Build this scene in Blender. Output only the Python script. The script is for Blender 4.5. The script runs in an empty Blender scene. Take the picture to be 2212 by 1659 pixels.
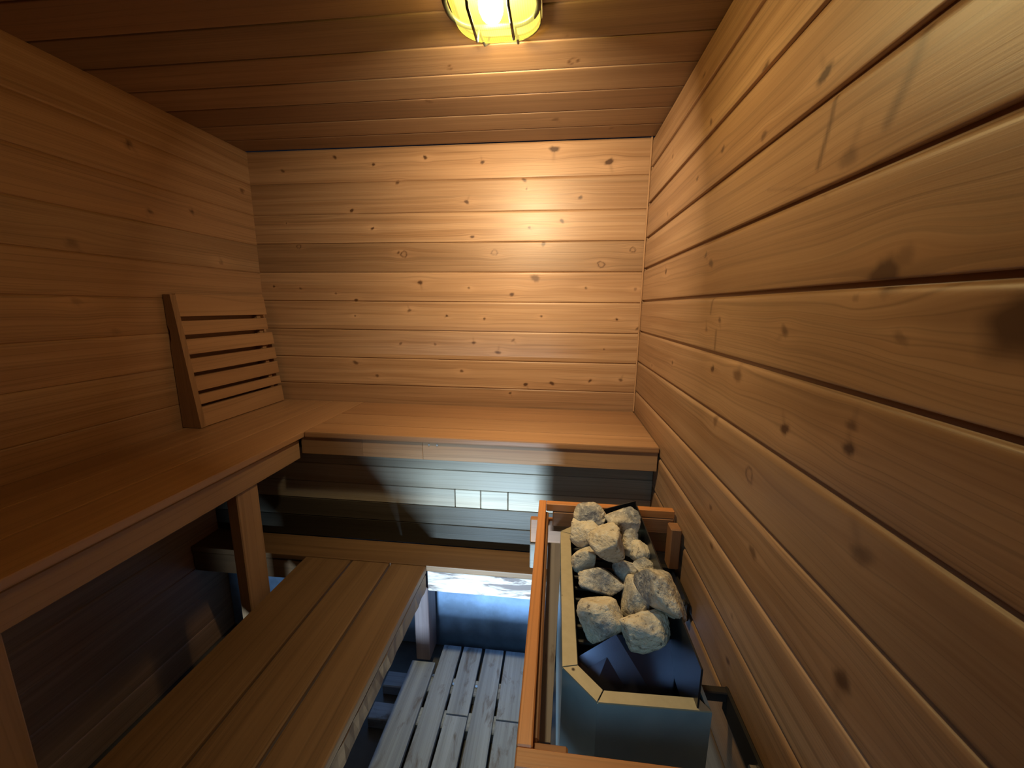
import bpy, bmesh, math, random
import numpy as np
from mathutils import Vector, Matrix, noise as mnoise
random.seed(7)
S = bpy.context.scene
COL = S.collection
PI = math.pi
W, H, YF = 1.76, 2.081, -2.20          # room: width, ceiling height, front wall
EYE = 1.41

# ------------------------------------------------------------------ materials
class NT:
    def __init__(s, name):
        s.m = bpy.data.materials.new(name); s.m.use_nodes = True
        s.t = s.m.node_tree; s.t.nodes.clear()
        s.out = s.n('ShaderNodeOutputMaterial')
    def n(s, typ, **k):
        x = s.t.nodes.new(typ)
        for a, b in k.items(): setattr(x, a, b)
        return x
    def l(s, a, b): s.t.links.new(a, b)
    def val(s, x, sock):
        if isinstance(x, (int, float)): sock.default_value = x
        elif isinstance(x, (tuple, list)): sock.default_value = x
        else: s.l(x, sock)
    def math(s, op, a, b=None, c=None, clamp=False):
        x = s.n('ShaderNodeMath', operation=op, use_clamp=clamp)
        for i, v in enumerate((a, b, c)):
            if v is not None: s.val(v, x.inputs[i])
        return x.outputs[0]
    def attr(s, name):
        return s.n('ShaderNodeAttribute', attribute_name=name).outputs['Fac']
    def comb(s, a, b, c):
        x = s.n('ShaderNodeCombineXYZ')
        for i, v in enumerate((a, b, c)): s.val(v, x.inputs[i])
        return x.outputs[0]
    def noise(s, vec, scale=1., detail=3., rough=.55, dist=0.):
        x = s.n('ShaderNodeTexNoise'); s.val(vec, x.inputs['Vector'])
        x.inputs['Scale'].default_value = scale; x.inputs['Detail'].default_value = detail
        x.inputs['Roughness'].default_value = rough; x.inputs['Distortion'].default_value = dist
        return x.outputs['Fac']
    def rng(s, v, a, b, c=0., d=1., smooth=False):
        x = s.n('ShaderNodeMapRange', clamp=True)
        if smooth: x.interpolation_type = 'SMOOTHSTEP'
        s.val(v, x.inputs[0])
        for i, q in enumerate((a, b, c, d)): x.inputs[i + 1].default_value = q
        return x.outputs[0]
    def mix(s, f, a, b, typ='MIX'):
        x = s.n('ShaderNodeMix', data_type='RGBA', blend_type=typ)
        s.val(f, x.inputs[0])
        for sock, v in ((x.inputs[6], a), (x.inputs[7], b)):
            if isinstance(v, tuple): sock.default_value = v + (1.,) if len(v) == 3 else v
            else: s.l(v, sock)
        return x.outputs[2]
    def bump(s, h, strength=.3, dist=.002):
        x = s.n('ShaderNodeBump'); s.val(h, x.inputs['Height'])
        x.inputs['Strength'].default_value = strength; x.inputs['Distance'].default_value = dist
        return x.outputs[0]
    def bsdf(s, col, rough=.5, metal=0., spec=.5, normal=None):
        x = s.n('ShaderNodeBsdfPrincipled')
        if isinstance(col, tuple): x.inputs['Base Color'].default_value = col + (1.,)
        else: s.l(col, x.inputs['Base Color'])
        s.val(rough, x.inputs['Roughness']); s.val(metal, x.inputs['Metallic'])
        x.inputs['Specular IOR Level'].default_value = spec
        if normal is not None: s.l(normal, x.inputs['Normal'])
        s.l(x.outputs[0], s.out.inputs[0])
        return x

def wood(name, light, dark, red=None, rough=.48, spec=.45, contrast=1., tonegain=.30, autoknot=0., knotcol=(.085, .038, .018),
         fine=.35, bump=.25, stain=None, lines=.16):
    """Timber shader: grain runs along attribute uu, across vw; board variation from brd / tone; knots from attribute knot."""
    k = NT(name)
    uu, vw, brd, tone, knot = (k.attr(a) for a in ('uu', 'vw', 'brd', 'tone', 'knot'))
    b = k.math('MULTIPLY', brd, 91.)
    ub = k.math('ADD', uu, k.math('MULTIPLY', brd, 53.))
    # wavy growth bands
    wv = k.noise(k.comb(k.math('MULTIPLY', ub, 1.1), k.math('MULTIPLY', vw, 9.), b), 1., 2., .5)
    v2 = k.math('ADD', vw, k.math('MULTIPLY', wv, .035))
    g1 = k.noise(k.comb(k.math('MULTIPLY', ub, .7), k.math('MULTIPLY', v2, 34.), b), 1., 3., .6)
    g2 = k.noise(k.comb(k.math('MULTIPLY', ub, 3.2), k.math('MULTIPLY', v2, 260.), b), 1., 2., .6)
    g3 = k.noise(k.comb(k.math('MULTIPLY', ub, 1.6), k.math('MULTIPLY', vw, 7.), k.math('ADD', b, 40.)), 1., 3., .55)
    f = k.rng(g1, .5 - .22 / contrast, .5 + .22 / contrast, 0., 1., True)
    f = k.math('ADD', k.math('MULTIPLY', f, .62), k.math('MULTIPLY', k.rng(g3, .3, .7), .38))
    f = k.math('ADD', f, k.math('MULTIPLY', k.math('SUBTRACT', g2, .5), fine))
    col = k.mix(k.math('ADD', f, 0., clamp=True), dark, light)
    if red: col = k.mix(k.math('MULTIPLY', k.rng(k.math('FRACT', k.math('MULTIPLY', brd, 7.31)), .35, 1.), .75), col, k.mix(f, tuple(c * .8 for c in red), red))
    g4 = k.noise(k.comb(k.math('MULTIPLY', ub, .45), k.math('MULTIPLY', v2, 95.), k.math('ADD', b, 9.)), 1., 1., .4)
    line = k.rng(k.math('ABSOLUTE', k.math('SUBTRACT', g4, .5)), .0, .045, 1. - lines, 1., True)
    tv = k.math('MULTIPLY', k.math('ADD', k.math('MULTIPLY', tone, tonegain), 1.), line)
    mul = k.n('ShaderNodeVectorMath', operation='SCALE'); k.l(col, mul.inputs[0]); k.l(tv, mul.inputs['Scale'])
    col = mul.outputs[0]
    if stain:                                    # (colour, noise scale u, v, lo, hi)
        sc, su, sv, lo, hi = stain
        sn = k.noise(k.comb(k.math('MULTIPLY', ub, su), k.math('MULTIPLY', vw, sv), b), 1., 5., .65, .6)
        col = k.mix(k.rng(sn, lo, hi), col, sc)
    if autoknot > 0:
        vo = k.n('ShaderNodeTexVoronoi', feature='F1'); vo.inputs['Randomness'].default_value = 1.
        k.l(k.comb(k.math('MULTIPLY', ub, 5.), k.math('MULTIPLY', vw, 8.), b), vo.inputs['Vector']); vo.inputs['Scale'].default_value = 1.
        cr = k.n('ShaderNodeSeparateColor'); k.l(vo.outputs['Color'], cr.inputs[0])
        pick = k.math('LESS_THAN', cr.outputs[0], autoknot)
        kn = k.math('MULTIPLY', k.rng(vo.outputs['Distance'], .10, .055, 0., 1., True), pick)
        knot = k.math('MAXIMUM', knot, kn)
    kk = k.math('MULTIPLY', knot, 1., clamp=True)
    col = k.mix(kk, col, knotcol)
    hgt = k.math('ADD', k.math('MULTIPLY', g2, .5), k.math('MULTIPLY', g1, .7))
    rg = k.math('ADD', k.math('MULTIPLY', g1, .18), rough - .09)
    k.bsdf(col, rg, 0., spec, k.bump(hgt, bump, .0015))
    return k.m

M = {}
M['wall']  = wood('knotty_cedar_panelling', (.465, .296, .178), (.315, .178, .095), (.35, .195, .105), rough=.43, spec=.5, contrast=1.5, fine=.8, lines=.21)
M['ceil']  = wood('aged_cedar_ceiling', (.335, .225, .145), (.205, .125, .076), (.25, .145, .087), rough=.5)
M['seat']  = wood('bench_cedar', (.42, .245, .13), (.29, .155, .078), (.35, .18, .09), rough=.4, autoknot=.05)
M['post']  = wood('bench_framing', (.40, .245, .13), (.28, .16, .085), rough=.55, autoknot=.06)
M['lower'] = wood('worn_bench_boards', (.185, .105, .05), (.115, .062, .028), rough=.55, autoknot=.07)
M['riser'] = wood('weathered_riser_boards', (.44, .40, .315), (.29, .245, .18), rough=.40, spec=.2, tonegain=.7, autoknot=.08)
M['apron'] = wood('bleached_beam', (.60, .55, .49), (.46, .40, .345), rough=.6, autoknot=.1, knotcol=(.10, .07, .055), bump=.6, stain=((.13, .10, .095), 4.5, 40., .49, .58))
M['grey']  = wood('grey_duckboard', (.36, .46, .60), (.195, .25, .335), rough=.5, contrast=1.2, fine=.6, autoknot=.03, knotcol=(.05, .05, .055), bump=.5, stain=((.13, .128, .135), 9., 22., .56, .70))  # weathered grey, with the blue cast of daylight mixed into the colour
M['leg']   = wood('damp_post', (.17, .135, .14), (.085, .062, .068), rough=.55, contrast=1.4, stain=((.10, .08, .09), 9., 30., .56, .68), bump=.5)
M['guard'] = wood('guard_cedar', (.56, .235, .075), (.43, .165, .05), rough=.45, contrast=.8, tonegain=.5)
M['gdark'] = wood('guard_inner_boards', (.25, .12, .055), (.15, .068, .03), rough=.55)
M['gpale'] = wood('guard_pale_boards', (.26, .245, .215), (.17, .155, .13), rough=.6, contrast=1.2)
M['plank'] = wood('water_stained_plank', (.21, .195, .20), (.13, .115, .12), rough=.6, contrast=1.3, stain=((.07, .05, .05), 4., 20., .60, .68))
M['rest']  = wood('backrest_cedar', (.40, .235, .125), (.30, .165, .085), rough=.45)

def simple(name, col, rough=.5, metal=0., spec=.5, var=.0, scale=20., bumpv=0., col2=None):
    k = NT(name)
    c = col; nrm = None
    if var or bumpv or col2:
        tc = k.n('ShaderNodeTexCoord').outputs['Object']
        nz = k.noise(tc, scale, 5., .6)
        if col2: c = k.mix(k.rng(nz, .35, .65), col, col2)
        elif var: c = k.mix(nz, tuple(x * (1 - var) for x in col), tuple(min(1, x * (1 + var)) for x in col))
        if bumpv: nrm = k.bump(nz, bumpv, .003)
    k.bsdf(c, rough, metal, spec, nrm)
    return k.m

M['concrete'] = simple('blue_cast_concrete', (.18, .29, .48), .6, 0, .4, col2=(.11, .175, .28), scale=9., bumpv=.4)  # the daylight's blue cast is put into the concrete colour
M['slab'] = simple('wet_floor_slab', (.10, .105, .11), .28, 0, .5, col2=(.06, .062, .066), scale=7., bumpv=.2)
M['steel'] = simple('teal_cast_stainless', (.30, .42, .47), .34, .35, col2=(.22, .32, .37), scale=6., bumpv=.04)  # teal of the daylight on the stove front is put into the colour
M['darksteel'] = simple('blackened_steel', (.035, .037, .045), .33, .6, col2=(.025, .026, .032), scale=12., bumpv=.05)
M['chute'] = simple('blue_cast_steel', (.10, .105, .16), .22, .9, col2=(.075, .08, .13), scale=8.)  # blue of reflected daylight is painted into the metal colour
M['black'] = simple('black_bracket', (.02, .016, .014), .5, .3)
M['bolt'] = simple('zinc_bolt', (.6, .58, .55), .3, 1.)
M['cagem'] = simple('grey_plastic_cage', (.035, .047, .054), .3, 0., .5)
M['lampbase'] = simple('glow_tinted_lamp_base', (.55, .50, .30), .4)  # white base tinted with the yellow of the lamp's glow
M['door'] = wood('door_planks', (.5, .29, .14), (.36, .18, .08), rough=.5)
M['dark'] = simple('grate_iron', (.03, .03, .03), .6, .5)

def rim_mat():                                   # pale flange with dark pits, the lamp's yellow put into its colour
    k = NT('lamp_tinted_flange_metal'); tc = k.n('ShaderNodeTexCoord').outputs['Object']
    nz = k.noise(tc, 60., 4.); vo = k.n('ShaderNodeTexVoronoi'); k.l(tc, vo.inputs['Vector']); vo.inputs['Scale'].default_value = 55.
    cs = k.n('ShaderNodeSeparateColor'); k.l(vo.outputs['Color'], cs.inputs[0])
    spot = k.math('MULTIPLY', k.rng(vo.outputs['Distance'], .24, .12), k.math('LESS_THAN', cs.outputs[1], .16))
    c = k.mix(nz, (.36, .31, .20), (.47, .41, .28)); c = k.mix(spot, c, (.03, .02, .015))
    k.bsdf(c, .45, .25, .5, k.bump(nz, .15, .002)); return k.m
M['rim'] = rim_mat()

def stone_mat():
    k = NT('granite_stone'); tc = k.n('ShaderNodeTexCoord').outputs['Object']
    inf = k.n('ShaderNodeObjectInfo').outputs['Random']
    off = k.n('ShaderNodeVectorMath', operation='ADD'); k.l(tc, off.inputs[0]); k.l(k.comb(k.math('MULTIPLY', inf, 30.), inf, k.math('MULTIPLY', inf, 17.)), off.inputs[1])
    a = k.noise(off.outputs[0], 16., 5., .6, .5); b = k.noise(off.outputs[0], 90., 5., .65); c3 = k.noise(off.outputs[0], 9., 2.)
    c = k.mix(k.rng(a, .38, .62), (.58, .49, .36), (.74, .64, .48))
    c = k.mix(k.rng(c3, .51, .60), c, (.25, .255, .265))
    c = k.mix(k.rng(b, .50, .68), c, (.68, .64, .56)); c = k.mix(k.rng(b, .42, .32), c, (.20, .17, .14))
    k.bsdf(c, .85, 0., .2, k.bump(k.math('ADD', b, a), 1., .006)); return k.m
M['stone'] = stone_mat()

def emit(name, col, s):
    k = NT(name); e = k.n('ShaderNodeEmission'); e.inputs[0].default_value = col + (1.,); e.inputs[1].default_value = s
    k.l(e.outputs[0], k.out.inputs[0]); return k.m
def lens_mat():                                  # yellow-tinted ribbed glass, glowing from the bulb inside
    k = NT('yellow_lamp_glass')
    tr = k.n('ShaderNodeBsdfTransparent'); tr.inputs[0].default_value = (1., .86, .30, 1)
    tc = k.n('ShaderNodeTexCoord').outputs['Object']; sp = k.n('ShaderNodeSeparateXYZ'); k.l(tc, sp.inputs[0])
    rib = k.math('SINE', k.math('MULTIPLY', sp.outputs[0], 1400.))
    em = k.n('ShaderNodeEmission'); k.l(k.mix(k.rng(rib, .2, .9), (1., .90, .20), (1., .84, .12)), em.inputs[0]); em.inputs[1].default_value = LENS_GLOW
    gl = k.n('ShaderNodeBsdfGlossy'); gl.inputs['Roughness'].default_value = .12
    a = k.n('ShaderNodeAddShader'); k.l(tr.outputs[0], a.inputs[0]); k.l(em.outputs[0], a.inputs[1])
    mx = k.n('ShaderNodeMixShader'); mx.inputs[0].default_value = .05; k.l(a.outputs[0], mx.inputs[1]); k.l(gl.outputs[0], mx.inputs[2])
    k.l(mx.outputs[0], k.out.inputs[0]); return k.m
LENS_GLOW = .55
M['lens'] = lens_mat()
def pane_mat():
    k = NT('added_door_glass'); tr = k.n('ShaderNodeBsdfTransparent'); tr.inputs[0].default_value = (.9, .95, .95, 1); gl = k.n('ShaderNodeBsdfGlossy'); gl.inputs['Roughness'].default_value = .02
    mx = k.n('ShaderNodeMixShader'); mx.inputs[0].default_value = .07; k.l(tr.outputs[0], mx.inputs[1]); k.l(gl.outputs[0], mx.inputs[2]); k.l(mx.outputs[0], k.out.inputs[0]); return k.m
M['fill_pane'] = pane_mat()
M['bulb'] = emit('warm_bulb', (1., .80, .64), 92.)

# ------------------------------------------------------------------ mesh helpers
ATTR = ('uu', 'vw', 'brd', 'tone', 'knot')
class MB:
    """collects shapes with timber attributes, then links them as ONE mesh object"""
    def __init__(s): s.v = []; s.f = []; s.a = []; s.n = 0
    def add(s, v, f, a=None):
        v = np.asarray(v, float)
        s.v.append(v); s.f.extend([tuple(i + s.n for i in q) for q in f]); s.n += len(v)
        s.a.append(np.zeros((len(v), 5)) if a is None else a)
    def build(s, name, mat, parent=None, smooth=False, origin=None):
        v = np.concatenate(s.v); a = np.concatenate(s.a)
        o0 = Vector(origin) if origin is not None else Vector((0, 0, 0))
        if parent is not None and origin is None: o0 = Vector((0, 0, 0))
        me = bpy.data.meshes.new(name)
        me.from_pydata((v - np.array(o0)).tolist(), [], s.f)
        for i, n in enumerate(ATTR):
            at = me.attributes.new(n, 'FLOAT', 'POINT'); at.data.foreach_set('value', np.ascontiguousarray(a[:, i], dtype=np.float32))
        me.materials.append(mat)
        if smooth: me.polygons.foreach_set('use_smooth', [True] * len(me.polygons))
        me.update()
        ob = bpy.data.objects.new(name, me); COL.objects.link(ob)
        ob.location = o0
        if parent is not None:
            ob.parent = parent
            ob.location = o0 - parent_loc(parent)
        return ob

def parent_loc(p):
    L = Vector((0, 0, 0))
    while p is not None: L += p.location; p = p.parent
    return L

def thing(name, label, cat, loc=(0, 0, 0), group=None):
    o = bpy.data.objects.new(name, None); COL.objects.link(o); o.location = loc; o.empty_display_size = .05
    return tag(o, label, cat, group)
def tag(o, label, cat, group=None):
    o['label'] = label; o['category'] = cat
    if group: o['group'] = group
    return o
def struct(o, label=None):
    o['kind'] = 'structure'
    if label: o['label'] = label
    return o

def wood_attr(v, axis, tone=0., brd=None, c0=None):
    v = np.asarray(v); brd = random.random() if brd is None else brd
    o = [i for i in range(3) if i != axis]
    a = np.zeros((len(v), 5))
    a[:, 0] = v[:, axis]; a[:, 1] = v[:, o[0]] + .6 * v[:, o[1]] + brd * 3; a[:, 2] = brd; a[:, 3] = tone
    return a

def board(mb, lo, hi, axis, bev=.003, tone=0., brd=None, rough=0., mat=None, seg=1, cuts=0):
    """a bevelled plank lo..hi whose grain runs along axis; mat is an optional Matrix applied after"""
    bm = bmesh.new()
    lo, hi = np.array(lo, float), np.array(hi, float)
    bmesh.ops.create_cube(bm, size=1.)
    for v in bm.verts: v.co = Vector([(lo[i] + hi[i]) / 2 + v.co[i] * (hi[i] - lo[i]) for i in range(3)])
    if cuts:
        ed = [e for e in bm.edges if abs((e.verts[0].co - e.verts[1].co).normalized()[axis]) > .9]
        bmesh.ops.subdivide_edges(bm, edges=ed, cuts=cuts)
    if bev:
        b = min(bev, .45 * float((hi - lo).min()))
        ed = [e for e in bm.edges if len(e.link_faces) == 2 and e.calc_face_angle(0) > .5]
        bmesh.ops.bevel(bm, geom=ed, offset=b, segments=seg, profile=.7, affect='EDGES')
    bm.verts.index_update()
    v = np.array([p.co[:] for p in bm.verts]); f = [[q.index for q in p.verts] for p in bm.faces]
    bm.free()
    a = wood_attr(v, axis, tone, brd)
    if rough:
        for i in range(len(v)):
            n3 = mnoise.noise_vector(Vector(v[i]) * 23.)
            for j in range(3):
                if j != axis: v[i, j] += n3[j] * rough
    if mat is not None: v = np.array([(mat @ Vector(p))[:] for p in v])
    mb.add(v, f, a)

def part_board(name, mat, parent, lo, hi, axis, **k):
    mb = MB(); board(mb, lo, hi, axis, **k); return mb.build(name, mat, parent)

def tube(mb, pts, r, n=8, closed=False):
    pts = [Vector(p) for p in pts]; N = len(pts); v = []; f = []
    up = Vector((0, 0, 1))
    for i, p in enumerate(pts):
        a = pts[(i - 1) % N] if (closed or i > 0) else p
        b = pts[(i + 1) % N] if (closed or i < N - 1) else p
        t = (b - a).normalized()
        s = t.cross(up)
        if s.length < 1e-3: s = t.cross(Vector((1, 0, 0)))
        s.normalize(); q = s.cross(t)
        for k in range(n):
            an = 2 * PI * k / n; v.append((p + r * (math.cos(an) * s + math.sin(an) * q))[:])
    for i in range(N if closed else N - 1):
        j = (i + 1) % N
        for k in range(n): f.append((i * n + k, i * n + (k + 1) % n, j * n + (k + 1) % n, j * n + k))
    if not closed: f.append(tuple(range(n - 1, -1, -1))); f.append(tuple((N - 1) * n + k for k in range(n)))
    mb.add(v, f)

def prism(mb, poly, z0, z1, hole=None):
    """vertical prism over an XY polygon (optionally open-topped ring with inner polygon hole of equal length)"""
    n = len(poly)
    if hole is None:
        v = [(x, y, z0) for x, y in poly] + [(x, y, z1) for x, y in poly]
        f = [tuple(range(n - 1, -1, -1)), tuple(range(n, 2 * n))] + [(i, (i + 1) % n, n + (i + 1) % n, n + i) for i in range(n)]
    else:
        v = [(x, y, z) for z in (z0, z1) for p in (poly, hole) for x, y in p]
        f = []
        for i in range(n):
            j = (i + 1) % n
            f += [(i, j, 2 * n + j, 2 * n + i), (n + j, n + i, 3 * n + i, 3 * n + j), (2 * n + i, 2 * n + j, 3 * n + j, 3 * n + i), (n + i, n + j, j, i)]
    mb.add(v, f)

# ------------------------------------------------------------------ panelled walls (each wall ONE mesh of tongue-and-groove boards)
def panelling(name, mapf, seams, tones, u0, u1, knots, step, bevel=.008, depth=.005, chan=.0, streaks=(), thick=.05, holes=None, mat='wall', flip=False, seed=1):
    """boards run along u between seams (ascending v); mapf(u, v, d) -> xyz with d out of the wall"""
    rnd = random.Random(seed); V = []; A = []; F = []; n = 0
    nu = max(2, int((u1 - u0) / step) + 1); us = np.linspace(u0, u1, nu)
    for b in range(len(seams) - 1):
        a, t = seams[b], seams[b + 1]
        tt_ = t - chan
        inner = np.linspace(a + .003, tt_ - bevel, max(3, int((t - a) / step)))
        vs = np.concatenate([[a, a + .0005, a + .0014], inner, [tt_ - bevel * .55, tt_ - bevel * .2, tt_, t]])
        dd = np.concatenate([[-depth, -.0012, -.0004], np.zeros(len(inner)), [-bevel * .14, -bevel * .38, -depth, -depth]])
        U, Vv = np.meshgrid(us, vs); D = np.repeat(dd[:, None], nu, 1)
        kn = np.zeros_like(U); vw = Vv.copy(); halo = np.zeros_like(U)
        for (ku, kv, r, s) in knots:
            r = r * .88
            if not (a - .02 < kv < t + .02): continue
            du, dv = (U - ku) / r, (Vv - kv) / r
            ph, th = rnd.uniform(0, 6.28), rnd.uniform(-.9, .9); ax = rnd.uniform(1., 1.5)
            ca, sa = math.cos(th), math.sin(th); da, db = du * ca + dv * sa, dv * ca - du * sa
            an = np.arctan2(db, da); wob = 1 + .10 * np.sin(an * 2 + ph) + .08 * np.sin(an * 3 + 2 * ph) + .06 * np.sin(an * 7 + 3 * ph)
            d = np.sqrt((da / ax) ** 2 + (db * ax ** .5) ** 2) * wob
            if s > 0:
                m = s * (.75 + .25 * rnd.random()) * np.clip((1.2 - d) / .6, 0, 1) + rnd.uniform(.1, .4) * s * np.exp(-((du - rnd.uniform(-1.5, 1.5)) / 3.2) ** 2 - (dv / .6) ** 2)
                if rnd.random() < .4: m += .28 * np.exp(-(da / .5) ** 2 - ((db - rnd.choice((-1, 1)) * 1.8) / 1.4) ** 2)
            else: m = -s * (.8 * np.exp(-((d - 1.) / .22) ** 2)) + .2 * np.exp(-(du / 5.) ** 2 - (dv / .7) ** 2)
            inb = (Vv > a + .001) & (Vv < t - .001)
            kn = np.maximum(kn, m * inb)
            vw -= .55 * (Vv - kv) * np.exp(-(du / 4.5) ** 2 - (dv / 2.6) ** 2)
            halo += .55 * np.exp(-((du) / 5.) ** 2 - (dv / 2.2) ** 2)
        for pts, wd, s in streaks:
            for (pu, pv), (qu, qv) in zip(pts[:-1], pts[1:]):
                if not (a < (pv + qv) / 2 < t): continue
                L = np.hypot(qu - pu, qv - pv); tt = np.clip(((U - pu) * (qu - pu) + (Vv - pv) * (qv - pv)) / L ** 2, 0, 1)
                d = np.hypot(U - pu - tt * (qu - pu), Vv - pv - tt * (qv - pv)) / wd
                kn = np.maximum(kn, s * np.clip(1.2 - d, 0, 1) * ((Vv > a + .001) & (Vv < t - .001)))
        P = mapf(U.ravel(), Vv.ravel(), D.ravel())
        at = np.zeros((U.size, 5)); br = rnd.random()
        at[:, 0] = U.ravel() - u0; at[:, 1] = vw.ravel() + br * 3; at[:, 2] = br
        at[:, 3] = tones[b] + halo.ravel(); at[:, 4] = kn.ravel()
        V.append(P); A.append(at)
        nv = len(vs); I = np.arange(nv * nu).reshape(nv, nu) + n
        q = np.stack([I[:-1, :-1], I[:-1, 1:], I[1:, 1:], I[1:, :-1]], -1).reshape(-1, 4)
        if holes is not None:
            cu = (U[:-1, :-1] + U[1:, 1:]).ravel() / 2; cv = (Vv[:-1, :-1] + Vv[1:, 1:]).ravel() / 2
            q = q[~((cu > holes[0]) & (cu < holes[1]) & (cv > holes[2]) & (cv < holes[3]))]
        F.append(q[:, ::-1] if flip else q); n += nv * nu
    V = np.concatenate(V); A = np.concatenate(A); F = np.concatenate(F)
    # solid back of the wall
    if holes is None: rects = [(u0, u1, seams[0], seams[-1])]
    else: rects = [(u0, holes[0], seams[0], seams[-1]), (holes[1], u1, seams[0], seams[-1]), (holes[0], holes[1], holes[3], seams[-1])]
    bv = []; bf = []
    for (ua, ub, va, vb) in rects:
        c = len(bv)
        for d in (-.008, -thick):
            for uu_, vv_ in ((ua, va), (ub, va), (ub, vb), (ua, vb)): bv.append((uu_, vv_, d))
        for q in ((0, 1, 2, 3), (7, 6, 5, 4), (0, 4, 5, 1), (1, 5, 6, 2), (2, 6, 7, 3), (3, 7, 4, 0)): bf.append([c + i for i in q])
    bv = np.array(bv); BP = mapf(bv[:, 0], bv[:, 1], bv[:, 2])
    me = bpy.data.meshes.new(name)
    nq = len(F); allv = np.concatenate([V, BP]); nf = np.array(bf) + len(V)
    faces = np.concatenate([F, nf]).astype(np.int32)
    me.vertices.add(len(allv)); me.vertices.foreach_set('co', allv.astype(np.float32).ravel())
    me.loops.add(faces.size); me.loops.foreach_set('vertex_index', faces.ravel())
    me.polygons.add(len(faces)); me.polygons.foreach_set('loop_start', np.arange(0, faces.size, 4, dtype=np.int32))
    A = np.concatenate([A, np.zeros((len(BP), 5))])
    me.update(calc_edges=True); me.validate()
    for i, nme in enumerate(ATTR):
        at = me.attributes.new(nme, 'FLOAT', 'POINT'); at.data.foreach_set('value', A[:, i].astype(np.float32).copy())
    me.materials.append(M[mat]); me.update()
    ob = bpy.data.objects.new(name, me); COL.objects.link(ob); return ob

KB=[(0.414,2.047,0.009,1),(0.589,2.013,0.008,1),(0.821,2.034,0.009,1),(0.164,1.998,0.008,0.7),(0.693,1.938,0.01,0.8),(0.476,1.827,0.009,1),(0.158,1.778,0.004,1),(0.568,1.75,0.007,1),(0.209,1.676,0.01,-1),(0.709,1.639,0.014,-1),(0.684,1.646,0.007,0.8),(0.78,1.516,0.012,0.8),(0.065,1.497,0.006,1),(0.198,1.488,0.006,0.8),(0.372,1.466,0.006,0.8),(1.069,2.008,0.009,1),(1.369,2.049,0.016,1),(1.594,1.995,0.015,1),(1.247,1.934,0.01,1),(0.999,1.853,0.01,1),(1.483,1.861,0.01,1),(1.257,1.899,0.005,0.8),(1.409,1.77,0.01,0.9),(1.271,1.745,0.007,1),(1.022,1.71,0.008,1),(1.333,1.678,0.011,0.8),(1.12,1.644,0.013,-0.7),(1.581,1.592,0.014,-1),(1.709,1.651,0.011,-1),(1.301,1.535,0.019,0.8),(1.004,1.493,0.006,0.8),(1.521,1.494,0.007,0.7),(1.198,1.465,0.011,0.9),(1.73,1.49,0.008,0.5),(0.9,1.369,0.006,1),(1.074,1.357,0.007,1),(1.331,1.371,0.006,1),(1.66,1.361,0.006,1),(1.751,1.323,0.008,0.8),(1.024,1.248,0.009,0.8),(1.206,1.263,0.008,0.5),(1.136,1.205,0.011,0.7),(1.612,1.229,0.005,0.8),(0.965,1.115,0.009,0.9),(1.265,1.06,0.01,1),(1.386,1.069,0.01,1),(1.557,1.086,0.008,0.9),(1.692,1.093,0.009,0.9),(1.194,1.017,0.007,0.9),(0.469,1.436,0.009,1),(0.724,1.391,0.009,0.7),(0.459,1.364,0.005,0.9),(0.675,1.238,0.008,0.7),(0.841,1.238,0.007,0.6),(0.446,1.142,0.012,0.8),(0.551,1.082,0.009,0.8)]
KR=[(-1.125,1.73,0.013,0.9),(-0.937,1.836,0.01,0.7),(-0.586,2.003,0.008,0.6),(-0.673,1.857,0.009,0.9),(-0.769,1.762,0.009,0.9),(-0.607,1.749,0.007,0.9),(-0.962,1.716,0.01,0.7),(-0.332,1.897,0.009,0.6),(-0.324,1.721,0.009,0.5),(-1.202,1.598,0.016,0.6),(-0.726,1.54,0.008,0.9),(-0.766,1.516,0.012,1),(-0.362,1.531,0.01,0.9),(-0.853,1.386,0.008,0.8),(-1.114,1.376,0.01,0.7),(-0.779,1.361,0.008,0.6),(-1.256,1.425,0.006,0.4),(-1.33,1.381,0.008,0.5),(-1.293,1.449,0.022,0.9),(-1.315,1.465,0.014,0.5),(-1.446,1.402,0.036,.8),(-1.151,1.226,0.011,1),(-1.285,1.272,0.009,0.8),(-1.287,1.243,0.011,1),(-0.524,1.245,0.007,0.9),(-0.842,1.274,0.01,0.9),(-0.97,1.28,0.017,0.8),(-0.266,1.2,0.007,0.8),(-1.063,1.111,0.014,-0.9),(-0.888,1.164,0.014,0.6),(-0.915,0.967,0.009,0.8),(-1.109,0.984,0.012,0.8),(-0.942,0.888,0.009,0.7),(-1.334,1.13,0.016,0.5),(-1.073,0.719,0.009,0.7),(-1.341,0.965,0.016,0.9),(-1.068,0.816,0.007,0.5)]
KL=[(-0.527,1.921,0.013,0.8),(-0.053,1.906,0.013,0.8),(-0.491,1.722,0.01,0.8),(-0.323,1.759,0.01,0.9),(-0.216,1.581,0.011,0.5),(-0.739,1.581,0.018,0.5),(-0.755,1.417,0.014,0.4),(-0.665,1.325,0.014,0.3)]
KC=[(1.074,-0.535,0.009,-1),(1.425,-0.531,0.013,-1),(1.4,-0.639,0.007,-1),(1.374,-0.187,0.014,0.6),(1.584,-0.095,0.01,0.7),(0.953,-0.356,0.012,0.7),(0.487,-0.097,0.008,0.5),(1.171,-0.62,0.008,0.4)]
STR = [([(-1.158, 1.693), (-1.155, 1.662), (-1.14, 1.607)], .006, .8), ([(-1.291, 1.685), (-1.279, 1.65), (-1.259, 1.615)], .010, .65),
       ([(-.80, 1.435), (-.795, 1.40)], .005, .6), ([(-.84, 1.36), (-.842, 1.32)], .006, .6), ([(-1.17, 1.56), (-1.12, 1.585), (-1.0, 1.615)], .003, .25)]
def seq(rel): return sorted(z + EYE for z in rel)
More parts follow.
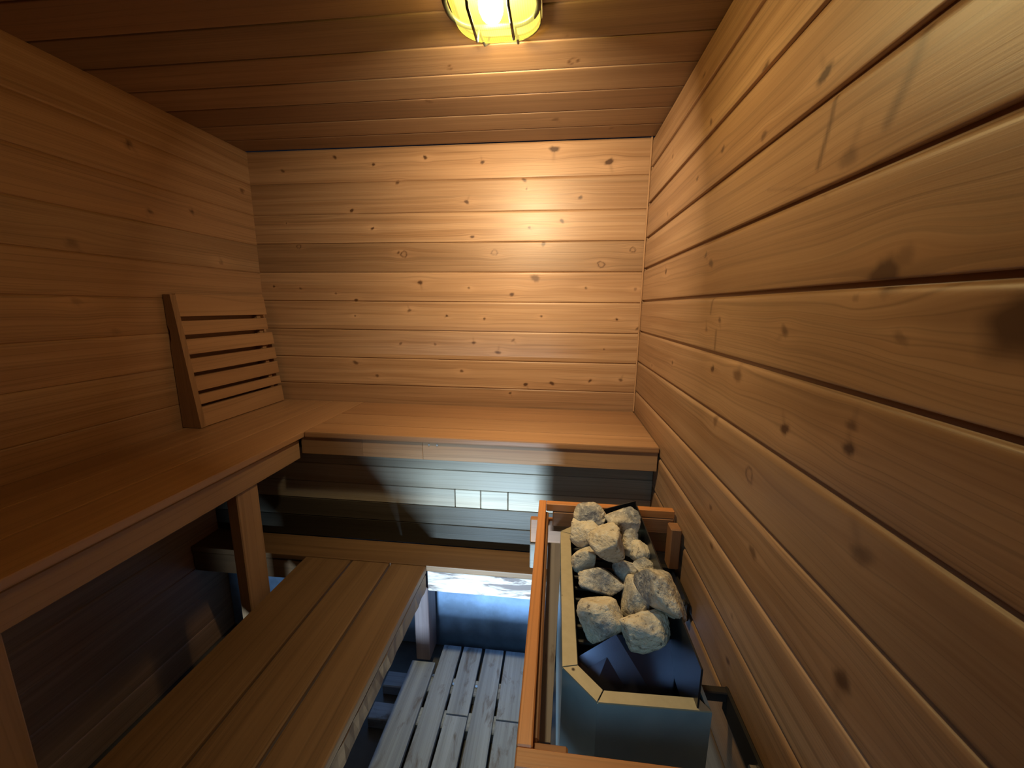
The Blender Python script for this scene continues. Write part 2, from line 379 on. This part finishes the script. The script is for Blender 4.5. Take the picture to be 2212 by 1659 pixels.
sb = seq([.671, .534, .4036, .279, .152, .0225, -.109, -.242, -.372, -.50, -.632, -.765, -.90, -1.03, -1.165, -1.30, -1.41])
tb = [0, 0, 0, 0, 0, 0, 0, -.15, .15, .05, .15, .1, -.85, -.1, -.25, .3]
struct(panelling('wall_back', lambda u, v, d: np.stack([u, -d, v], -1), sb, tb, -.03, W + .03, KB, .004, bevel=.006, depth=.005, chan=.0015, seed=4), 'knotty horizontal cedar panelling at the far end')
sr = seq([.671, .56, .4245, .289, .166, .033, -.096, -.228, -.362, -.496, -.632, -.765, -.90, -1.03, -1.165, -1.30, -1.41])
tr = [-.2, -.1, -.3, 0., -.2, -.3, -.1, -.2, -.6, -.15, 0, .0, .05, .1, 0, .05]
struct(panelling('wall_right', lambda u, v, d: np.stack([W - d, u, v], -1), sr, tr, YF - .03, .03, KR, .0045, bevel=.010, depth=.009, chan=.007, streaks=STR, seed=11), 'horizontal cedar panelling beside the stove')
sl = seq([.671, .534, .402, .272, .147, .022, -.103, -.2295, -.369, -.50, -.632, -.765, -.90, -1.03, -1.165, -1.30, -1.41])
tl = [-.2, 0, -.3, -.1, -.2, -.1, 0, -.5, -.4, .15, .1, -.1, -.75, .05, .05, -.15]
struct(panelling('wall_left', lambda u, v, d: np.stack([d, u, v], -1), sl, tl, YF - .03, .03, KL, .009, bevel=.006, depth=.003, flip=True, seed=23), 'dim horizontal cedar panelling behind the left bench')
sc = [YF - .03] + [-.115 - .1265 * k for k in range(16, -1, -1)] + [.0]
tc_ = [0] * 9 + [.0, -.1, .2, -.55, .2, .15, -.35, .1, -.2]
struct(panelling('ceiling', lambda u, v, d: np.stack([u, v, H - d], -1), sc, tc_, -.03, W + .03, KC, .008, bevel=.006, depth=.006, chan=.002, mat='ceil', flip=True, seed=31), 'aged cedar board ceiling')
DX0, DX1, DZ = .62, 1.50, 1.92
sf = seq([.671] + [.671 - .131 * k for k in range(1, 16)] + [-1.41])
struct(panelling('wall_front', lambda u, v, d: np.stack([u, YF + d, v], -1), sf, [0] * 16, 0., W, [], .03, flip=True, seed=41, holes=(DX0, DX1, 0., DZ)), 'cedar wall with the door behind the camera')

mb = MB(); board(mb, (W - .007, -.007, .951), (W - .001, -.001, H - .001), 2, bev=.001, tone=.6); struct(mb.build('lit_edge_strip', M['wall']), 'thin strip paled as a lit corner line')  # added strip, its pale tone stands in for a lit line in the corner
# floor slab, concrete footing under the ledge
mb = MB(); board(mb, (-.05, YF - 1.2, -.08), (W + .05, .05, 0.), 0, bev=0); struct(mb.build('floor', M['slab']), 'dark wet concrete floor slab under the duckboards')
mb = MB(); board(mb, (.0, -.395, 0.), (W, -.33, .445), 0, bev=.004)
struct(mb.build('wall_footing', M['concrete']), 'concrete footing under the ledge, daylight blue in its colour')

# door in the front wall, standing just off the floor so that daylight comes in under it
GAP = .085
mb = MB()
PX0, PX1, PZ0, PZ1 = .78, 1.34, 1.12, 1.76
for a, b, c, d in ((DX0 + .005, PX0, GAP, DZ - .01), (PX1, DX1 - .005, GAP, DZ - .01)): board(mb, (a, YF - .045, c), (b, YF - .005, d), 2, bev=.003)
for a, b, c, d in ((PX0, PX1, GAP, PZ0), (PX0, PX1, PZ1, DZ - .01)): board(mb, (a + .0005, YF - .043, c), (b - .0005, YF - .007, d), 0, bev=.003)
for i in range(0):
    x0 = DX0 + .01 + i * (DX1 - DX0 - .02) / 6; board(mb, (x0 + .001, YF - .045, GAP), (x0 + (DX1 - DX0 - .02) / 6 - .001, YF - .005, DZ - .01), 2, bev=.003)
dr = struct(mb.build('door_1', M['door']), 'plank door behind the camera')
mb = MB(); board(mb, (PX0 - .004, YF - .028, PZ0 - .004), (PX1 + .004, YF - .022, PZ1 + .004), 0, bev=0); mb.build('fill_pane', M['fill_pane'], dr)  # made-up door window, added for the blue fill behind it
mb = MB(); tube(mb, [(.72, YF, .95), (.72, YF + .045, .96), (.72, YF + .045, 1.10), (.72, YF, 1.11)], .009); mb.build('door_handle', M['black'], dr)

# ------------------------------------------------------------------ upper benches
BT = .95                                      # top of the upper benches
lb = thing('sauna_bench', 'long upper sauna bench running along the dim left wall', 'bench', (.24, -1.1, 0))
mb = MB()
xs = [.002, .16, .318, .477]
for i in range(3): board(mb, (xs[i] + .0008, YF + .012, BT - .022), (xs[i + 1] - .0008, -.002, BT), 1, bev=.004, tone=(-.25, .1, .2)[i], seg=2)
mb.build('seat', M['seat'], lb)
part_board('apron', M['post'], lb, (.425, YF + .012, BT - .104), (.460, -.480, BT - .030), 1, tone=.1)
mb = MB(); board(mb, (.30, -1.9, BT - .030), (.45, -.50, BT - .0225), 1, bev=0); mb.build('batten', M['post'], lb)
for y0, y1 in ((-.775, -.688), (-1.385, -1.295)):
    o = part_board('leg', M['post'], lb, (.412, y0, 0.002), (.450, y1, BT - .105), 2, tone=.1)
bb = thing('sauna_bench', 'short upper sauna bench across the far wall, under the brightest panelling', 'bench', (1.1, -.24, 0))
mb = MB()
ys = [-.477, -.362, -.215, -.002]
for i in range(3): board(mb, (.479, ys[i] + .0016, BT - .022), (W - .004, ys[i + 1] - .0016, BT), 0, bev=.005, tone=(.25, .1, -.05)[i], seg=2)
mb.build('seat', M['seat'], bb)
mb = MB()
for x0, x1, t in ((.4605, .70, -.5), (.7008, .93, .35), (.9308, W - .006, .5)): board(mb, (x0, -.470, BT - .088), (x1, -.440, BT - .0225), 0, bev=.001, tone=t)
mb.build('apron', M['post'], bb)
for x, y in ((.955, -.4705), (.985, -.4705)):
    mb = MB(); tube(mb, [(x, y + .001, BT - .03), (x, y - .0015, BT - .03)], .0035, 10); mb.build('screw', M['bolt'], bb)
# riser boards closing the space below the far bench
mb = MB()
zr = [.480, .5714, .6488, .723, .80, .865]
cuts = {2: (0., 1.03, 1.13, 1.235, W)}
tn = [-1.26, -1.16, .1, -.1, -.3]
for i in range(5):
    xs = cuts.get(i, (0., W))
    for a, b in zip(xs[:-1], xs[1:]): board(mb, (a + .002, -.410, zr[i] + .0006), (b - .0006, -.392, zr[i + 1] - .0006), 0, bev=.002, tone=tn[i] + random.uniform(-.05, .05) + (.15 if i == 2 and a > 1.0 else -.35 if i == 2 else 0))
mb.build('riser', M['riser'], bb)

# ------------------------------------------------------------------ lower bench and ledge
LT = .48
low = thing('step_bench', 'lower step bench of three wide boards below the left bench', 'bench', (.72, -1.3, 0))
mb = MB()
xs = [.485, .668, .817, .953]
for i in range(3): board(mb, (xs[i] + .0035 * (i > 0), YF + .03, LT - .026), (xs[i + 1] - .0035 * (i < 2), -.5405, LT), 1, bev=.006, tone=(-.1, 0., .05)[i], seg=2)
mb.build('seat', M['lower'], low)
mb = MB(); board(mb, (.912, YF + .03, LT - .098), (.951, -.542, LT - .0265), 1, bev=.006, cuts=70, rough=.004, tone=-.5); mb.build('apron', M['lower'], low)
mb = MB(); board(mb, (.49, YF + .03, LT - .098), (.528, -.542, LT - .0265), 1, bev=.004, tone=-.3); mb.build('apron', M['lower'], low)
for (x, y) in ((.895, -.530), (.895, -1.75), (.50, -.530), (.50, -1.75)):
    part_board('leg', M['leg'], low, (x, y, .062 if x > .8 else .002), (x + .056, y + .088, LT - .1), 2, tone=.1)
led = thing('ledge', 'narrow ledge board along the far riser with a bleached front beam', 'ledge', (1.0, -.47, 0))
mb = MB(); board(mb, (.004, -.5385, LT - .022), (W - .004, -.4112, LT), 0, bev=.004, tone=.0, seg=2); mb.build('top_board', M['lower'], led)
mb = MB(); board(mb, (.954, -.5365, LT - .106), (W - .01, -.4985, LT - .0225), 0, bev=.003, cuts=40, rough=.0012)
x = mb.build('beam', M['apron'], led); x['label'] = 'bleached white beam with dark cracks'
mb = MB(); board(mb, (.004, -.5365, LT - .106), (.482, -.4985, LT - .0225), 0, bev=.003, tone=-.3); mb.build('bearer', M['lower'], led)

# ------------------------------------------------------------------ duckboard on the floor
FT = .06
duck = thing('duckboard', 'weathered grey wooden duckboard on the aisle floor', 'duckboard', (1.1, -1.1, 0))
YB, YN = -.448, -1.86
sl_ = [(.880, .972, [(YN, -.533)]), (.984, 1.056, [(YN, YB)]), (1.066, 1.141, [(YN, -.7225), (-.7175, YB)]), (1.153, 1.228, [(YN, YB)]), (1.237, 1.313, [(YN, -.7225), (-.7175, YB)]), (1.324, 1.400, [(YN, YB)])]
for i, (a, b, runs) in enumerate(sl_):
    for (y0, y1) in runs:
        mb = MB(); board(mb, (a, y0, FT - .019), (b, y1, FT), 1, bev=.003, tone=random.uniform(-.25, .25), seg=2, cuts=30, rough=.0006); mb.build('slat', M['grey'], duck)
for y in (-.60, -.72, -1.15, -1.7):
    part_board('sleeper', M['grey'], duck, (.80, y - .03, .0005), (1.39, y + .03, FT - .0195), 0, tone=-.2)
for (x, y) in ((.978, -.575), (1.061, -.60), (1.147, -.60)):
    mb = MB(); tube(mb, [(x, y, FT - .020), (x, y, FT - .012)], .005, 10); mb.build('nail_head', M['bolt'], duck)

# ------------------------------------------------------------------ slatted backrest
br = thing('backrest', 'slatted wooden backrest leaning in the far left corner', 'backrest', (.05, -.25, BT))
y0, y1 = -.472, -.028
zt, zb_ = BT + .498, BT + .002
def fx(z): t = (z - zb_) / (zt - zb_); return .078 + (.030 - .078) * t     # front face of the slats, leaning to the wall
edges = [(0., .165), (.197, .300), (.332, .445), (.477, .583), (.612, .723), (.752, .827), (.850, 1.)]
rag = [(-.004), (-.016), (.012), (.008), (.006), (.004), (.003)]
for i, (a, b) in enumerate(edges):
    za, zc = zt - a * (zt - zb_), zt - b * (zt - zb_)
    mb = MB(); x0, x1 = fx(za), fx(zc)
    v = []
    ya, yb = y0, y1 + rag[i] * .8
    for y in (ya, yb):
        for (x, z) in ((x0, za), (x1, zc), (x1 - .016, zc), (x0 - .016, za)): v.append((x, y, z))
    f = [(0, 1, 2, 3), (7, 6, 5, 4), (0, 4, 5, 1), (1, 5, 6, 2), (2, 6, 7, 3), (3, 7, 4, 0)]
    mb.add(v, f, wood_attr(v, 1, random.uniform(-.1, .2)))
    s = mb.build('slat', M['rest'], br)
    md = s.modifiers.new('edge', 'BEVEL'); md.width = .002; md.segments = 2
for ya, fr, tn_ in ((y0 - .0225, .001, -.8), (y1 - .05, -.0165, -.5)):  # near frame toned darker, its shade put into the colour
    mb = MB(); yb = ya + .022; v = []
    prof = [(fx(zt) + fr, zt - .003), (fx(zb_) + fr, zb_), (.003, zb_), (.003, zt - .18), (.010, zt - .165), (.010, zt - .13), (.003, zt - .115), (.003, zt - .003)]
    n = len(prof)
    for y in (ya, yb): v += [(x, y, z) for x, z in prof]
    f = [tuple(range(n)), tuple(range(2 * n - 1, n - 1, -1))] + [(i, n + i, n + (i + 1) % n, (i + 1) % n) for i in range(n)]
    mb.add(v, f, wood_attr(v, 2, tn_)); mb.build('side_frame', M['rest'], br)

# ------------------------------------------------------------------ sauna stove
st = thing('sauna_stove', 'stainless electric sauna stove full of stones inside the guard rail', 'stove', (1.55, -1.0, 0))
Zr = .79
outer = [(1.428, -.763), (1.428, -1.195), (1.483, -1.252), (1.661, -1.246), (1.661, -.722), (1.470, -.722)]
inner = [(1.4545, -.770), (1.4545, -1.188), (1.4945, -1.231), (1.648, -1.226), (1.648, -.748), (1.478, -.748)]
shell_in = [(1.434, -.766), (1.434, -1.192), (1.486, -1.246), (1.655, -1.240), (1.655, -.728), (1.473, -.728)]
mb = MB(); prism(mb, outer, .36, Zr - .0032, shell_in); x = mb.build('casing', M['steel'], st)
mb = MB(); prism(mb, shell_in, .37, .39); mb.build('base_plate', M['darksteel'], st)
# flange on top, in mitred strips
rim = MB(); n = 6
for i in (0, 1, 2, 5):
    j = (i + 1) % n; g = .0012
    a, b, c, d = (Vector(outer[i]), Vector(outer[j]), Vector(inner[j]), Vector(inner[i]))
    t = (b - a).normalized() * g
    quad = [a + t, b - t, c - t, d + t]
    prism(rim, [q[:] for q in quad], Zr - .003, Zr)
x = rim.build('flange', M['rim'], st); x['label'] = 'pale flange around the stone basket, tinted with lamp yellow'
# basket liner
mb = MB()
ins = [(p[0] + (.003 if p[0] < 1.5 else -.003), p[1]) for p in inner]
ins2 = [(p[0] + .002, p[1]) for p in inner]
def wallsheet(mb, poly, z0, z1, th):
    for i in range(len(poly)):
        j = (i + 1) % len(poly); a, b = Vector(poly[i]), Vector(poly[j]); nrm = Vector(((b - a).y, -(b - a).x)).normalized() * th
        prism(mb, [a[:], b[:], (b + nrm)[:], (a + nrm)[:]], z0, z1)
wallsheet(mb, inner, .50, Zr - .0035, -.0015); mb.build('liner', M['dark'], st)
# sloping polished chute between stones and the front flange
mb = MB(); v = [(1.456, -1.205, .655), (1.647, -1.205, .655), (1.647, -1.095, .775), (1.535, -1.095, .775), (1.456, -1.12, .735)]
v2 = [(a, b + .002, c - .003) for a, b, c in v]
mb.add(v + v2, [(0, 1, 2, 3, 4), (9, 8, 7, 6, 5)] + [(i, 5 + i, 5 + (i + 1) % 5, (i + 1) % 5) for i in range(5)]); mb.build('chute', M['chute'], st)
mb = MB()
for i in range(9):
    y = -.76 - i * .04; tube(mb, [(1.457, y, .735), (1.646, y, .735)], .005, 8)
mb.build('grate', M['dark'], st)
# taller black guard sheets on the wall side and the far end
mb = MB()
prism(mb, [(1.6385, -.712), (1.6415, -.712), (1.6415, -1.243), (1.6385, -1.243)], Zr - .06, .862)
v = [(1.500, -.716, Zr - .02), (1.6385, -.716, Zr - .02), (1.6385, -.716, .872), (1.556, -.716, .842), (1.500, -.716, .815)]
v2 = [(a, b + .003, c) for a, b, c in v]
mb.add(v + v2, [(0, 1, 2, 3, 4), (9, 8, 7, 6, 5)] + [(i, 5 + i, 5 + (i + 1) % 5, (i + 1) % 5) for i in range(5)])
mb.build('back_guard', M['darksteel'], st)
for (ya, yb) in ((-.72, -.80), (-1.10, -1.18)):
    mb = MB(); board(mb, (1.661, ya - .012, .66), (W - .007, ya + .004, .682), 0, bev=.002); board(mb, (W - .012, yb - .075, .63), (W - .005, ya + .004, .685), 1, bev=.003)
    bk = mb.build('wall_bracket', M['black'], st)
    mb = MB(); tube(mb, [(W - .012, yb - .05, .665), (W - .022, yb - .05, .665)], .007, 6); mb.build('bolt', M['bolt'], bk)

# ------------------------------------------------------------------ guard rail round the stove
gd = thing('stove_guard', 'orange cedar guard rail boxing in the stove', 'guard rail', (1.56, -1.03, 0))
GT = .84; xi, xo = 1.385, 1.3635; yb0, yb1 = -.702, -.680; yf0, yf1 = -1.394, -1.368
part_board('top_rail', M['guard'], gd, (xo, yf1 + .0005, GT - .024), (xi, yb1, GT), 1, tone=.15, bev=.002)
part_board('top_rail', M['guard'], gd, (xi + .0005, yb0, GT - .024), (W - .008, yb1, GT), 0, tone=-.05, bev=.002)
part_board('top_rail', M['guard'], gd, (xo, yf0, GT - .024), (W - .008, yf1, GT), 0, tone=-.35, bev=.002)
part_board('inner_rail', M['gdark'], gd, (xo + .012, -1.340, GT - .095), (xi + .008, yb0 - .001, GT - .0245), 1, tone=-.1)
part_board('back_rail', M['gdark'], gd, (xi + .02, yb0 - .001, GT - .072), (W - .008, yb1, GT - .0245), 0, tone=.9)
part_board('back_rail', M['guard'], gd, (xo - .026, yb1 + .0005, GT - .145), (W - .01, yb1 + .02, GT - .065), 0, tone=-.5)
part_board('back_rail', M['gpale'], gd, (xo - .026, yb1 + .0005, GT - .235), (W - .01, yb1 + .02, GT - .150), 0, tone=.1)
o = part_board('front_board', M['gpale'], gd, (xo - .002, yf0 + .001, GT - .125), (W - .008, yf1 - .003, GT - .0245), 0); o['label'] = 'pale weathered board'
part_board('corner_block', M['gdark'], gd, (xi - .002, -1.367, GT - .10), (xi + .048, -1.341, GT - .0245), 0, tone=1.2)
part_board('corner_post', M['gdark'], gd, (xo + .001, -1.366, .0605), (xi - .003, -1.341, GT - .0245), 2)
part_board('corner_post', M['gdark'], gd, (xo + .001, yb0 - .03, .0605), (xi - .009, yb0 - .002, GT - .0965), 2)
part_board('wall_cleat', M['gdark'], gd, (W - .036, -.775, GT - .135), (W - .008, -.735, GT - .015), 2, tone=.8)
mb = MB()
pl = [(1.3925, -1.280), (1.4100, -1.280), (1.4330, -.735), (1.3935, -.735)]
v = [(x, y, z) for z in (.715, .735) for x, y in pl]
mb.add(v, [(3, 2, 1, 0), (4, 5, 6, 7), (0, 1, 5, 4), (1, 2, 6, 5), (2, 3, 7, 6), (3, 0, 4, 7)], wood_attr(v, 1, .1))
o = mb.build('inner_plank', M['plank'], gd); o['label'] = 'grey water-stained plank'

# ------------------------------------------------------------------ stones
def stone(seed, c, hx, hy, hz, rot, sharp=1.):
    rnd = random.Random(seed)
    bm = bmesh.new(); bmesh.ops.create_icosphere(bm, subdivisions=5, radius=1.)
    pl = []
    for i in range(15):
        d = Vector((rnd.gauss(0, 1), rnd.gauss(0, 1), rnd.gauss(0, 1))).normalized(); pl.append((d, rnd.uniform(.58, .92)))
    off = Vector((seed * 3.1, seed * 1.7, 0))
    for v in bm.verts:
        nrm = v.co.normalized(); acc = 0.
        for d, h in pl:
            q = nrm.dot(d)
            if q > .05: acc += (q / h) ** 26
        r = (1. + acc) ** (-1 / 26.)
        p = nrm * r
        r *= 1 + .05 * mnoise.noise(p * 2.1 + off) + .03 * mnoise.noise(p * 5. + off) + .028 * mnoise.noise(p * 11. + off) + .016 * mnoise.noise(p * 26. + off)
        v.co = nrm * r
    bm.verts.index_update()
    P = np.array([v.co[:] for v in bm.verts]); f = [[q.index for q in p.verts] for p in bm.faces]; bm.free()
    lo, hi = P.min(0), P.max(0)
    P = (P - (lo + hi) / 2) / ((hi - lo) / 2) * np.array([hx, hy, hz])
    ry = Matrix.Rotation(rot, 3, Vector((0, .72, -.69)).normalized())
    P = P @ np.array(ry).T
    mb = MB(); mb.add(P + np.array(c), f)
    return mb.build('sauna_stone', M['stone'], None, True, origin=c)
G = 'stones heaped in the stove'
SL = [
 (1.501, -.810, .873, .043, .040, .034, 0., 'rough pale stone at the far left top of the heap'),
 (1.582, -.828, .873, .045, .038, .036, .2, 'pale pitted stone at the far right top of the heap, against the black sheet'),
 (1.493, -.850, .840, .043, .038, .038, .1, 'pale stone at the far left of the heap, half under the large round stone'),
 (1.530, -.925, .868, .046, .043, .046, .1, 'large round grey-topped stone in the middle of the far heap'),
 (1.594, -.845, .830, .030, .040, .040, -.5, 'pale stone with a dark grey lower face, right of the large round stone'),
 (1.622, -.885, .818, .030, .030, .028, .3, 'purplish grey stone at the far right by the black sheet'),
 (1.485, -.900, .803, .029, .030, .033, .5, 'small grey stone on the left by the flange, below the large round stone'),
 (1.581, -.918, .793, .032, .026, .026, .3, 'small dark blotched stone in the middle of the heap'),
 (1.622, -.925, .813, .026, .026, .023, .4, 'small tan stone on the right, above the biggest slab stone'),
 (1.518, -.972, .795, .054, .030, .033, .08, 'long flat brown stone lying crosswise on the left'),
 (1.588, -1.010, .790, .030, .052, .050, .0, 'tall narrow stone with a white side, standing in the middle of the heap'),
 (1.615, -1.088, .872, .036, .058, .056, -.5, 'biggest slab stone, leaning on the right by the wall'),
 (1.506, -1.085, .800, .050, .046, .048, .05, 'big blunt stone at the near left of the heap'),
 (1.586, -1.125, .812, .047, .032, .034, -.25, 'triangular pinkish stone at the near end of the heap, above the bare chute'),
]
for i, (x, y, z, hx, hy, hz, r, lab) in enumerate(SL):
    tag(stone(i + 3, (x, y, z), hx, hy, hz, r), lab, 'stone', G)

# ------------------------------------------------------------------ bulkhead lamp on the ceiling
LC = Vector((1.250, -.865, 0))
lamp = thing('bulkhead_lamp', 'caged yellow bulkhead lamp glowing on the ceiling', 'lamp', (LC.x, LC.y, H))
def rrect(hx, hy, r, z, n=8):
    p = []
    for cx, cy, a0 in ((hx - r, hy - r, 0), (-hx + r, hy - r, PI / 2), (-hx + r, -hy + r, PI), (hx - r, -hy + r, 1.5 * PI)):
        for k in range(n + 1):
            a = a0 + PI / 2 * k / n; p.append((LC.x + cx + r * math.cos(a), LC.y + cy + r * math.sin(a), z))
    return p
def loft(mb, loops, cap0=True, cap1=True):
    n = len(loops[0]); v = [p for L in loops for p in L]; f = []
    for i in range(len(loops) - 1):
        for k in range(n): f.append((i * n + k, i * n + (k + 1) % n, (i + 1) * n + (k + 1) % n, (i + 1) * n + k))
    if cap0: f.append(tuple(range(n - 1, -1, -1)))
    if cap1: f.append(tuple((len(loops) - 1) * n + k for k in range(n)))
    mb.add(v, f)
zc = H
mb = MB(); loft(mb, [rrect(.098, .186, .068, zc - .006), rrect(.098, .186, .068, zc - .016), rrect(.092, .180, .064, zc - .018)]); mb.build('base', M['lampbase'], lamp)
mb = MB(); loft(mb, [rrect(.0965, .183, .068, zc - .019), rrect(.0965, .180, .070, zc - .030), rrect(.092, .150, .068, zc - .050), rrect(.085, .110, .066, zc - .070), rrect(.074, .08, .06, zc - .088), rrect(.055, .06, .05, zc - .098)], False, True)
mb.build('glass', M['lens'], lamp, True)
mb = MB()
ring = rrect(.089, .066, .062, zc - .060); ring = [(x, y, z) for x, y, z in ring]
tube(mb, rrect(.095, .068, .060, zc - .066), .0055, 8, True)
mb.build('cage_ring', M['cagem'], lamp, True)
mb = MB(); tube(mb, rrect(.0958, .166, .069, zc - .040), .0013, 6, True); mb.build('gasket', M['black'], lamp)
for sx in (-.040, .040):
    mb = MB()
    tube(mb, [(LC.x + sx * .9, LC.y + .187, zc - .014), (LC.x + sx * .92, LC.y + .178, zc - .034), (LC.x + sx, LC.y + .145, zc - .056), (LC.x + sx, LC.y + .068, zc - .070), (LC.x + sx, LC.y + .05, zc - .102), (LC.x + sx, LC.y - .05, zc - .102), (LC.x + sx, LC.y - .068, zc - .070), (LC.x + sx, LC.y - .145, zc - .056), (LC.x + sx, LC.y - .187, zc - .014)], .0032, 8)
    mb.build('cage_wire', M['cagem'], lamp, True)
mb = MB()
bm = bmesh.new(); bmesh.ops.create_uvsphere(bm, u_segments=16, v_segments=10, radius=1.); bm.verts.index_update()
mb.add([(LC.x - .005 + v.co.x * .026, LC.y + .02 + v.co.y * .040, zc - .058 + v.co.z * .026) for v in bm.verts], [[q.index for q in p.verts] for p in bm.faces]); bm.free()
bulb = mb.build('bulb', M['bulb'], lamp, True)

# ------------------------------------------------------------------ daylight under the door, added blue fill, aimed lamp beams
def area(name, loc, tgt, sx, sy, col, power, spread=PI):
    L = bpy.data.lights.new(name, 'AREA'); L.shape = 'RECTANGLE'; L.size = sx; L.size_y = sy; L.color = col; L.energy = power; L.spread = spread
    o = bpy.data.objects.new(name, L); COL.objects.link(o); o.location = loc
    o.rotation_euler = (Vector(tgt) - Vector(loc)).to_track_quat('-Z', 'Y').to_euler(); return o
area('daylight_under_door', (1.12, YF - .16, .016), (1.10, -.4, .46), .50, .032, (.56, .79, 1.), 11.5, math.radians(54))
area('blue_fill_at_door', (1.16, YF - .10, 1.45), (1.52, -1.2, .70), .40, .5, (.42, .74, 1.), .55, math.radians(50))  # added dim blue fill for stove front and chute, behind a made-up window
area('lamp_beam', (LC.x, LC.y + .03, H - .112), (1.20, 0., 1.58), .06, .06, (1., .79, .54), 9.4, math.radians(138))
area('lamp_beam', (LC.x, LC.y - .01, H - .114), (1.33, -.84, .8), .06, .06, (1., .77, .42), 1.9, math.radians(82))  # extra unseen beam below the lamp glass, added to brighten stones and guard
area('lamp_beam', (LC.x + .02, LC.y - .02, H - .112), (1.76, -1.15, 1.62), .05, .05, (1., .76, .40), .95, math.radians(125))  # extra unseen beam at the lamp, added to brighten the near right wall

w = bpy.data.worlds.new('World'); S.world = w; w.use_nodes = True
bg = w.node_tree.nodes['Background']; bg.inputs[0].default_value = (.35, .55, 1., 1); bg.inputs[1].default_value = .008

# ------------------------------------------------------------------ camera
cd = bpy.data.cameras.new('camera'); cam = bpy.data.objects.new('camera', cd); COL.objects.link(cam)
cd.sensor_fit = 'HORIZONTAL'; cd.sensor_width = 36.; cd.lens = 855.9 / 2212 * 36.; cd.clip_start = .01
p_, r_, y_ = math.radians(10.980), math.radians(.478), math.radians(6.329)
R = Matrix.Rotation(y_, 4, 'Z') @ Matrix.Rotation(PI / 2 - p_, 4, 'X') @ Matrix.Rotation(r_, 4, 'Z')
cam.matrix_world = Matrix.Translation((.7959 * W, -1.0175 * W, EYE)) @ R
S.camera = cam
S.view_settings.view_transform = 'Standard'; S.view_settings.look = 'None'; S.view_settings.exposure = 0.; S.view_settings.gamma = 1.
try: S.view_settings.use_curve_mapping = False
except Exception: pass
S.cycles.max_bounces = 10; S.cycles.diffuse_bounces = 5; S.cycles.transparent_max_bounces = 12
